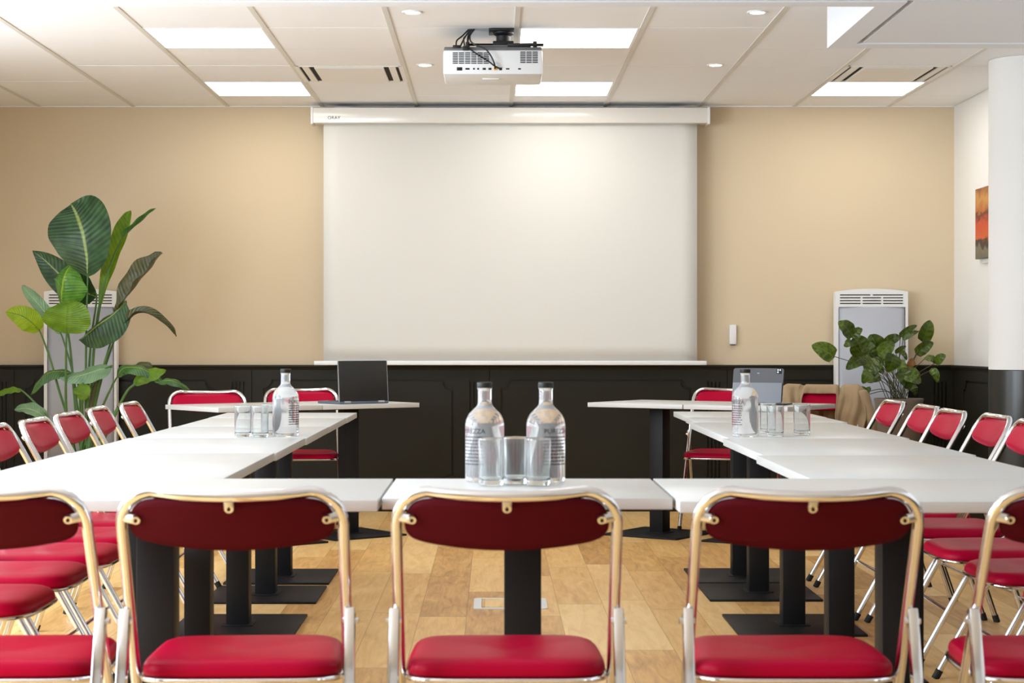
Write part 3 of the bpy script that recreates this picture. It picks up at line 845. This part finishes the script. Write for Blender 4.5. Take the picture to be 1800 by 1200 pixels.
# coat draped over that chair
def coat():
    t = thing('coat', 'beige coat draped over the back of the rearmost right chair', 'coat', cc.location, cc.rotation_euler.z)
    def front_len(u):
        if u < -.8: return .36 + .03 * math.sin(u * 9)
        if u < -.45: return .33 + .05 * math.sin((u + .8) * 9)
        if u < -.35: return .33 - (u + .45) / .1 * .284
        if u < .38: return .062
        if u < .5: return .03 + (u - .38) / .12 * .16
        return .19
    K = .555
    def f(U_, V_):
        u = -1 + 2 * U_
        x = u * .245
        edge = max(0, abs(u) - .78) / .22
        dropz = .050 * edge ** 2
        bow = max(0, 1 - (x / .2) ** 2)
        y0 = -.038 * bow; z0 = .838 - .006 * bow - dropz
        fl = front_len(u); bl = .55
        s = -bl + (bl + fl) * V_
        fold = .012 * math.sin(u * 17 + 1.1) + .007 * math.sin(u * 37)
        rr = .032
        if s > 0:
            d = max(0, s - .02); k = min(1, s / .02)
            y = y0 + rr + .006 + (d * .42) + (fold + .012) * min(1, d / .1) + .006 * math.sin(s * 60 + u * 4) * min(1, d / .06)
            z = z0 - d - .008 * k
            y = y0 + (y - y0) * k
            x += .02 * math.sin(s * 14 + u * 3) * min(1, d / .15)
        else:
            d = max(0, -s - .02); k = min(1, -s / .02)
            y = y0 - (rr + .006 + .05 * min(1, d / .3) + (fold + .014) * min(1, d / .12)) * k
            z = z0 - d - .008 * k
            x *= 1 + .10 * min(1, d / .4)
        return Vector((x, y, z))
    mb = MB(); mb.grid(f, 64, 60); o = mb.build('coat_body', 'coat', t, angle=180, thick=.008)
    md = o.modifiers.new('sub', 'SUBSURF'); md.levels = 1; md.render_levels = 1
    # hanging sleeve on the side nearest the plant (local -x appears right in the photo)
    pts = [(-.225, .02, .79), (-.255, .045, .72), (-.275, .06, .64), (-.28, .055, .55), (-.275, .05, .46), (-.272, .05, .38)]
    mb = MB(); mb.tube(catmull(pts, 20), [(.03 + .012 * math.sin(i * 1.1) * .3 + .0008 * i, .045 + .004 * math.sin(i * .9)) for i in range(21)], 16, flat=(1, 0, 0))
    mb.build('sleeve', 'coat', t, angle=180)
coat()

# ------------------------------------------------------------ bottles and glasses
def wrap(mb, me, R, ang0, z0, dirn=1):
    def f(co):
        a = ang0 + co.x / R * dirn
        rr = R + .0003 + co.z
        return Vector((rr * math.cos(a), rr * math.sin(a), z0 + co.y))
    add_mesh(mb, me, f)
def make_bottle():
    t = thing('water_bottle', '', 'bottle')
    R = .0475
    o_ = [(0, 0), (R - .006, 0), (R - .001, .003), (R, .008), (R, .012), (R, .134), (R, .138), (R - .002, .150), (R - .009, .164), (R - .019, .174), (.021, .181), (.0175, .187), (.0165, .195), (.0165, .198), (.0165, .220), (.0165, .222), (.018, .224), (.018, .229)]
    i_ = [(.0135, .229), (.0135, .195), (.015, .186), (.019, .178), (R - .021, .171), (R - .011, .161), (R - .0042, .148), (R - .0025, .138), (R - .0025, .016), (R - .008, .010), (0, .012)]
    MB().lathe(o_ + [(0, .229)], 40).build('bottle_body', 'bottle', t, angle=50)
    MB().lathe([(0, .241), (.017, .241), (.0188, .2395), (.0188, .2285), (.0182, .2275), (0, .2275)], 32).build('cap', 'blackplastic', t, angle=40)
    mb = MB(); me = text_mesh('PUREZZA', .0165, .0001); wrap(mb, me, R, 0, .118)
    mb.build('lettering', 'ink', t, smooth=False, recalc=False)
    mb = MB(); rnd = random.Random(3)
    for k in range(9):
        z = .108 - k * .0082
        a = .0
        while a < 1.25:
            w = rnd.uniform(.06, .22)
            if a + w > 1.35: w = 1.35 - a
            for i in range(4):
                a0 = a + w * i / 4; a1 = a + w * (i + 1) / 4; rr = R + .0004
                vs = [mb.bm.verts.new((rr * math.cos(q), rr * math.sin(q), zz)) for q, zz in ((a0, z), (a1, z), (a1, z + .0028), (a0, z + .0028))]
                mb.bm.faces.new(vs)
            a += w + .03
    mb.build('printed_lines', 'ink', t, smooth=False, recalc=False)
    return t
bp = make_bottle()
def place(o, x, y, rz, label, group, z=.7402, src=None):
    o.location = (x, y, z); o.rotation_euler = (0, 0, rz)
    o['label'] = label; o['group'] = group; return o
bgrp = 'clear water bottles with black caps'
place(bp, pxX(852, 4.41), 4.41, -PI / 2 - 1.45, 'clear water bottle with black cap, left of the two at the front centre', bgrp)
place(copy_tree(bp), pxX(959.5, 4.41), 4.41, -PI / 2 - .12, 'clear water bottle with black cap, right of the two at the front centre', bgrp)
place(copy_tree(bp), pxX(502, 6.53), 6.53, -PI / 2 + .35, 'clear water bottle with black cap on the left arm tables', bgrp)
place(copy_tree(bp), pxX(1310, 6.50), 6.50, -PI / 2 - 1.72, 'clear water bottle with black cap on the right arm tables', bgrp)
def make_glass():
    R = .0295; h = .112
    pr = [(0, 0), (R - .004, 0), (R - .001, .002), (R, .006), (R + .00005, .009), (R + .001, h - .004), (R + .001, h - .001), (R, h), (R - .0012, h - .001), (R - .0012, h - .004), (R - .0022, .021), (R - .0022, .018), (R - .006, .013), (0, .012)]
    o = MB().lathe(pr, 40).build('drinking_glass', 'glass', angle=50)
    return o
gp = make_glass(); gu = [False]
for x, y, lb in [(pxX(863, 4.285), 4.285, 'straight drinking glass before the left front centre bottle'),
                 (pxX(906, 4.335), 4.335, 'straight drinking glass between the two front centre bottles'),
                 (pxX(946, 4.285), 4.285, 'straight drinking glass before the right front centre bottle'),
                 (pxX(427, 6.47), 6.47, 'straight drinking glass on left arm, farthest left of three'),
                 (pxX(457, 6.44), 6.44, 'straight drinking glass on left arm, middle of three'),
                 (pxX(474, 6.62), 6.62, 'straight drinking glass on left arm, next to and behind the bottle'),
                 (pxX(1350, 6.73), 6.73, 'straight drinking glass on right arm, rear one beside the bottle'),
                 (pxX(1363, 6.47), 6.47, 'straight drinking glass on right arm, front one beside the bottle'),
                 (pxX(1409.5, 6.60), 6.60, 'straight drinking glass on right arm standing alone, farthest from the bottle')]:
    o = gp if not gu[0] else gp.copy()
    if gu[0]: C.objects.link(o)
    gu[0] = True
    tag(o, lb, 'glass', 'straight drinking glasses'); o.location = (x, y, .7402)

# ------------------------------------------------------------ laptop and tablet
def laptop():
    d = Vector((.794, .607, 0)); s = Vector((-.607, .794, 0))
    p = Vector((TL[0], TL[1], 0)) + d * .925 + s * .045
    t = thing('laptop', 'open black laptop seen from behind on the left angled table', 'laptop', (p.x, p.y, .7405), aL)
    MB().bounds((-.16, .0, 0), (.16, .225, .014), .004).build('keyboard_base', 'keys', t)
    k = MB()
    for r in range(5):
        for c in range(13):
            k.bounds((-.14 + c * .0215, .05 + r * .02, .0135), (-.14 + c * .0215 + .018, .05 + r * .02 + .017, .0155))
    k.build('keys', 'blackplastic', t, smooth=False)
    R = Matrix.Rotation(math.radians(-4), 3, 'X')
    l = MB(); l.box(R @ Vector((0, 0, .112)) + Vector((0, .006, .012)), (.316, .007, .222), R, .003); l.build('lid', 'laptop', t)
    l = MB()
    for sx in (-1, 1): l.box(R @ Vector((sx * .1585, .0, .112)) + Vector((0, .006, .012)), (.0025, .0075, .220), R)
    l.build('lid_edge', 'silver', t)
    l = MB(); l.box(R @ Vector((0, .0045, .115)) + Vector((0, .006, .012)), (.3, .001, .2), R); l.build('display', 'port', t, smooth=False)
    for sx in (-1, 1):
        MB().tube([(sx * .11 - .02, 0, .010), (sx * .11 + .02, 0, .010)], .006, 10).build('hinge', 'silver', t)
laptop()
def tablet():
    R2 = Matrix.Rotation(aR, 2); q = R2 @ Vector((-.235, .12))
    t = thing('tablet', 'grey cased tablet standing with its back to the camera', 'tablet', (TR[0] + q.x, TR[1] + q.y, .7405), aR + .2)
    R = Matrix.Rotation(math.radians(-14), 3, 'X')
    def rr(w, h, r): return rrect(w, h, r)
    m = MB(); add_mesh(m, curve_mesh([rr(.137, .094, .013)], .0045), Matrix.Translation((0, .01, .105)) @ R.to_4x4() @ Matrix(((1, 0, 0, 0), (0, 0, -1, 0), (0, 1, 0, 0), (0, 0, 0, 1))))
    m.build('case', 'tabtop', t, smooth=False)
    m = MB(); R3 = Matrix.Rotation(math.radians(-14), 3, 'X')
    m.box(Vector((0, -.012, .068)), (.268, .003, .108), R3, .001); m.build('folding_flap', 'tablow', t)
    m = MB(); m.box(R @ Vector((.113, -.0055, .078)) + Vector((0, .01, .105)), (.028, .003, .028), R, .001)
    bump = m.build('camera_bump', 'port', t)
    for dx, dz in ((-.006, .006), (.006, .006), (-.006, -.006)):
        c = R @ Vector((.113 + dx, -.0072, .078 + dz)) + Vector((0, .01, .105))
        MB().tube([c, c + Vector((0, -.0015, 0))], .0042, 12).build('camera_lens', 'silver', bump)
    m = MB(); m.bounds((-.137, .02, 0), (.137, .22, .007), .002); m.build('keyboard', 'blackplastic', t)
    m = MB(); m.box(R @ Vector((0, -.0052, .066)) + Vector((0, .01, .105)), (.012, .001, .004), R); m.build('emblem', 'silver', t)
    m = MB(); m.box((0, .10, .085), (.27, .003, .20), Matrix.Rotation(math.radians(38), 3, 'X')); 
    m.bm.free()
tablet()

# ------------------------------------------------------------ plants
def leaf(name, mid, hw, n, m, parent, fold=.25, prof='stre', curl=0.0, seg=20, cols=10, wav=.004, seed=0):
    pts = catmull(mid, seg); N_ = Vector(n).normalized()
    mb = MB()
    def w(t_):
        if prof == 'blunt': return (max(0, math.sin(PI * min(1, t_) ** 1.2))) ** .55
        if prof == 'taper': return (max(0, math.sin(PI * min(1, t_) ** .72))) ** .9
        if prof == 'stre': return (max(0, math.sin(PI * min(1, t_) ** .82))) ** .62
        if prof == 'heart': return (max(0, math.sin(PI * min(1, t_) ** .55))) ** .58
        return (max(0, math.sin(PI * t_))) ** .7
    T = [(pts[min(i + 1, seg)] - pts[max(i - 1, 0)]).normalized() for i in range(seg + 1)]
    def f(u, v):
        i = min(int(round(u * seg)), seg); t_ = T[i]
        side = t_.cross(N_).normalized(); nn = side.cross(t_).normalized()
        s = 2 * v - 1; h = hw * w(u); a = abs(s)
        x = h * s * math.cos(fold * (1 + curl * a)); y = h * a * math.sin(fold + curl * a)
        wv = wav * math.sin(u * 19 + s * 2 + seed) * a + wav * 1.4 * noise.noise(Vector((u * 6, s * 3, seed)))
        back = 0
        if prof == 'heart': back = -.22 * hw * a * math.exp(-(u / .16) ** 2) * 1.6
        return pts[i] + side * x + nn * (y + wv) + t_ * back
    mb.grid(f, seg, cols, uv=True)
    return mb.build(name, m, parent, angle=180, recalc=False)

def big_plant():
    YP = 10.4
    base = P(150, 0, YP); bx = base.x
    t = thing('potted_bird_of_paradise', 'tall leafy bird of paradise plant standing in front of the left heater', 'plant', (0, 0, 0))
    pot = MB().lathe([(0, 0), (.15, 0), (.165, .02), (.205, .36), (.21, .37), (.21, .385), (.195, .385), (.19, .34), (0, .34)], 36, (bx, YP, 0)).build('pot', 'pot', t)
    MB().lathe([(0, .352), (.188, .348)], 30, (bx, YP, 0)).build('soil', 'soil', pot)
    cam = Vector((0, -1, 0))
    # (midrib px list with depth offsets, half width px, normal, material, fold, petiole waypoints)
    Ls = [
     ([(154, 487, 0), (152, 450, -.03), (145, 408, -.03), (134, 376, .0), (125, 358, .03)], 58, (-.15, -1, .15), 'leafdark', .12, [(152, 560, 0), (151, 650, .02), (152, 740, 0)], 0.1),
     ([(176, 540, .12), (190, 490, .12), (208, 440, .12), (224, 395, .12), (230, 370, .12)], 20, (-.5, -1, .0), 'leafbright', .5, [(165, 620, .1), (158, 740, .05)], .2),
     ([(214, 420, .02), (226, 408, .0), (245, 392, 0), (262, 376, 0), (274, 366, .0)], 10, (-.3, -1, .3), 'leafmid', 1.15, [(196, 460, .03), (178, 520, .04), (165, 610, .04), (158, 740, .02)], 0),
     ([(205, 556, .0), (222, 525, .0), (243, 495, .02), (266, 468, .04), (285, 444, .06)], 26, (-.55, -.8, .5), 'leafolive', .6, [], .3),
     ([(222, 532, -.02), (198, 552, -.06), (172, 570, -.08), (150, 588, -.06), (139, 598, -.02)], 34, (-.35, -.9, .55), 'leafdark', -.65, [(200, 600, .02), (180, 660, .02), (160, 740, .0)], -.3),
     ([(170, 522, .10), (148, 512, .12), (112, 488, .13), (82, 460, .13), (57, 440, .14)], 30, (.2, -1, -.2), 'leafdark', .2, [(160, 600, .12), (155, 700, .06)], .1),
     ([(108, 540, .02), (108, 512, -.03), (113, 486, -.04), (126, 462, .02)], 38, (-.2, -1, .75), 'leafglossy', -.35, [(122, 600, .02), (135, 740, .0)], -.3),
     ([(117, 586, -.12), (118, 566, -.15), (119, 546, -.16), (120, 528, -.12)], 42, (.05, -1, -.05), 'leafbright', .12, [(116, 640, -.08), (118, 740, -.02)], 0),
     ([(108, 588, .0), (92, 565, .0), (68, 535, .02), (50, 515, .03), (39, 501, .04)], 13, (.2, -1, .2), 'leafpale', .4, [(124, 640, .0), (130, 670, 0), (140, 740, 0)], .1),
     ([(70, 582, -.02), (55, 566, -.05), (36, 554, -.06), (10, 548, -.04)], 21, (-.1, -1, .15), 'leafyellow', .1, [(88, 630, -.02), (105, 690, 0), (122, 745, 0)], 0),
     ([(203, 580, .0), (222, 566, -.03), (240, 551, -.04), (262, 552, -.04), (285, 566, -.02), (300, 580, 0), (310, 591, .02)], 12, (.2, -.6, .8), 'leafolive', .7, [(192, 610, .0), (172, 680, 0), (160, 745, 0)], .2),
     ([(196, 645, -.02), (172, 650, -.05), (140, 660, -.06), (104, 664, -.04)], 19, (.1, -.75, .65), 'leafpale', -.35, [(150, 690, -.03), (146, 745, 0)], 0),
     ([(146, 674, -.1), (145, 684, -.12), (143, 694, -.12), (141, 702, -.1)], 15, (.0, -1, .1), 'leafbright', .1, [(155, 700, -.06), (150, 745, -.02)], 0),
     ([(132, 658, .0), (108, 652, -.02), (84, 656, -.03), (66, 672, -.03), (54, 694, -.01)], 15, (-.2, -.7, .7), 'leafmid', -.5, [(140, 690, 0), (143, 745, 0)], 0),
     ([(38, 686, .0), (22, 684, .0), (5, 688, .0), (-14, 696, .02)], 8, (0, -.7, .7), 'leafbright', -.3, [(58, 704, .0), (85, 735, 0), (112, 775, 0)], 0),
     ([(84, 737, .0), (66, 724, -.02), (46, 717, -.02), (25, 720, .0)], 13, (.1, -.8, .6), 'leafpale', .2, [(100, 760, 0), (120, 785, 0)], 0),
     ([(205, 664, .02), (216, 647, .0), (240, 645, -.02), (266, 656, -.02), (292, 678, .0)], 14, (.2, -.7, .7), 'leafmid', -.5, [(196, 680, .02), (178, 720, .02), (165, 760, .0)], 0),
     ([(234, 676, .0), (250, 662, -.02), (272, 655, -.03), (292, 650, -.01)], 14, (-.1, -.9, .4), 'leafbright', -.3, [(222, 690, .0), (196, 735, .0), (172, 775, 0)], 0),
     ([(276, 672, -.02), (295, 668, -.04), (316, 674, -.04), (336, 688, -.02)], 9, (.1, -.7, .7), 'leafmid', -.4, [(262, 664, 0), (236, 676, .0), (214, 704, 0)], 0),
     ([(268, 646, .03), (255, 640, .03), (238, 645, .03), (225, 652, .04)], 9, (.1, -.8, .6), 'leafolive', -.3, [], 0),
     ([(190, 810, -.14), (196, 798, -.17), (206, 790, -.18), (214, 780, -.16)], 18, (0, -1, .2), 'leafmid', .2, [(176, 800, -.06), (160, 810, 0)], 0),
    ]
    for i, (md, hw, n, m, fold, pet, curl) in enumerate(Ls):
        pts = [P(a, b, YP + c) for a, b, c in md]
        lf = leaf('leaf', pts, hw * YP / F, n, m, t, fold, {0: 'blunt', 5: 'taper', 3: 'blunt', 1: 'blunt'}.get(i, 'stre'), curl, seed=i * 3.1, wav=.009 if i == 3 else .004)
        if pet:
            e = Vector((bx + .05 * math.cos(i * 2.4), YP + .05 * math.sin(i * 2.4), .345))
            pp = [e] + [P(a, b, YP + c) for a, b, c in reversed(pet)] + [pts[0], pts[0].lerp(pts[1], .5)]
            cp = catmull(pp, 26)
            MB().tube(cp, [.0095 - .0062 * k / 26 for k in range(27)], 8).build('stem', 'stem', t)
    # thick brown-green trunk sheath
    MB().tube(catmull([(bx + .03, YP, .345), P(160, 720, YP), P(172, 660, YP)], 12), [.022 - .012 * k / 12 for k in range(13)], 10).build('trunk', 'stem2', t)
big_plant()

def pothos():
    YP = 10.85
    t = thing('potted_pothos', 'bushy trailing plant in a tall taupe pot in front of the right heater', 'plant', (0, 0, 0))
    c = P(1580, 700, YP); r = 43 * YP / F; zt = c.z
    pot = MB().lathe([(0, 0), (r * .62, 0), (r * .64, .015), (r * .97, zt - .02), (r, zt - .012), (r, zt), (r - .014, zt), (r - .02, zt - .05), (0, zt - .05)], 40, (c.x, YP, 0)).build('pot', 'pot', t)
    MB().lathe([(0, zt - .028), (r - .018, zt - .034)], 30, (c.x, YP, 0)).build('soil', 'soil', pot)
    A = [((520, 290), (380, 150), 74, 'pothos'), ((530, 310), (632, 220), 42, 'pothos'), ((320, 510), (98, 400), 78, 'pothosvar'),
         ((640, 480), (540, 310), 100, 'pothos'), ((520, 370), (445, 415), 40, 'pothos'), ((800, 480), (715, 285), 95, 'pothos'),
         ((890, 370), (1045, 315), 50, 'pothos'), ((820, 490), (975, 380), 66, 'pothosvar'), ((635, 530), (462, 655), 64, 'pothos'),
         ((770, 540), (690, 715), 100, 'pothosvar'), ((700, 690), (640, 805), 56, 'pothosvar'), ((960, 520), (910, 690), 78, 'pothos'),
         ((1000, 590), (1085, 680), 52, 'pothosvar'), ((1095, 700), (1255, 795), 80, 'pothosvar'), ((1050, 690), (1135, 865), 84, 'pothos'),
         ((1035, 300), (1212, 188), 32, 'pothos'), ((1065, 335), (1232, 250), 26, 'pothos'), ((1280, 342), (1352, 135), 66, 'pothos'),
         ((1215, 482), (1385, 368), 54, 'pothos'), ((1300, 530), (1425, 592), 38, 'pothos'), ((1410, 582), (1512, 500), 42, 'pothos'),
         ((1370, 655), (1432, 795), 38, 'pothosvar'), ((1180, 560), (1085, 665), 36, 'pothosbrown'), ((660, 895), (555, 880), 42, 'pothosvar'),
         ((660, 925), (718, 838), 28, 'pothosvar'), ((985, 475), (1098, 412), 22, 'pothos'), ((1040, 465), (1105, 560), 24, 'pothos'),
         ((700, 740), (830, 770), 56, 'pothos'), ((850, 560), (800, 430), 60, 'pothosvar'), ((900, 640), (1010, 560), 50, 'pothos'),
         ((1150, 830), (1200, 930), 40, 'pothos'), ((760, 620), (860, 700), 46, 'pothos'), ((660, 420), (760, 480), 60, 'pothos')]
    rn = random.Random(11)
    for i, (b, tip, hw, m) in enumerate(A):
        dy = rn.uniform(-.16, .14)
        Bp = P(1410 + b[0] / 6, 540 + b[1] / 6, YP + dy)
        Tp = P(1410 + tip[0] / 6, 540 + tip[1] / 6, YP + dy - rn.uniform(-.02, .05))
        mid = Bp.lerp(Tp, .5) + Vector((0, -.018, .008))
        n = (rn.uniform(-.35, .35), -1, rn.uniform(-.1, .5))
        leaf('leaf', [Bp, mid, Tp], hw * 1.2 / 6 * YP / F, n, m, t, .18, 'heart', 0, 12, 8, .003, i * 1.7)
        a = rn.uniform(0, 2 * PI); rad = rn.uniform(.01, .07)
        s0 = Vector((c.x + rad * math.cos(a), YP + rad * math.sin(a), zt - .035))
        m1 = s0.lerp(Bp, .45) + Vector((0, 0, .04 + .06 * abs(Bp.x - c.x)))
        MB().tube(catmull([s0, m1, Bp], 14), .0022, 6).build('stem', 'stem2', t)
pothos()

# ------------------------------------------------------------ light
W = bpy.data.worlds.new('World'); S.world = W; W.use_nodes = True
W.node_tree.nodes['Background'].inputs[0].default_value = (0.75, 0.87, 1.0, 1)
W.node_tree.nodes['Background'].inputs[1].default_value = 1.5
def area(name, loc, rot, sx, sy, e, col):
    l = bpy.data.lights.new(name, 'AREA'); l.shape = 'RECTANGLE'; l.size = sx; l.size_y = sy; l.energy = e; l.color = col
    o = bpy.data.objects.new(name, l); C.objects.link(o); o.location = loc; o.rotation_euler = rot; return o
for i, (a, b) in enumerate(WIN):
    area('window_daylight', (XL - .14, (a + b) / 2, (WZ0 + WZ1) / 2), (0, -PI / 2 - (.4, .4, -.15)[i], 0), WZ1 - WZ0, b - a, (78, 78, 30)[i] * (b - a), (0.80, 0.90, 1.0))
# added fill lamps, out of view overhead, to brighten the tables and room
for x in (-2.4, 0.2):
    for y in (2.6, 5.4):
        area('added_fill_lamp', (x, y, H - .03), (0, 0, 0), .6, .6, 26, (1.0, 0.96, 0.9))

# ------------------------------------------------------------ camera
cd = bpy.data.cameras.new('camera'); cam = bpy.data.objects.new('camera', cd); C.objects.link(cam)
cam.location = (0, 0, EYE); cam.rotation_euler = (PI / 2, 0, 0)
cd.sensor_width = 36; cd.lens = F / 1800 * 36
cd.shift_x = 33 / 1800; cd.shift_y = 0
cd.clip_start = .05
cd.dof.use_dof = True; cd.dof.focus_distance = 8.6; cd.dof.aperture_fstop = 8.5
S.camera = cam
S.view_settings.view_transform = 'Standard'; S.view_settings.look = 'None'
S.view_settings.exposure = 0.30; S.view_settings.gamma = 1
S.view_settings.use_curve_mapping = False
S.cycles.use_denoising = True
S.cycles.max_bounces = 14; S.cycles.transmission_bounces = 12; S.cycles.transparent_max_bounces = 12
S.cycles.caustics_reflective = False; S.cycles.caustics_refractive = True
S.cycles.sample_clamp_indirect = 6
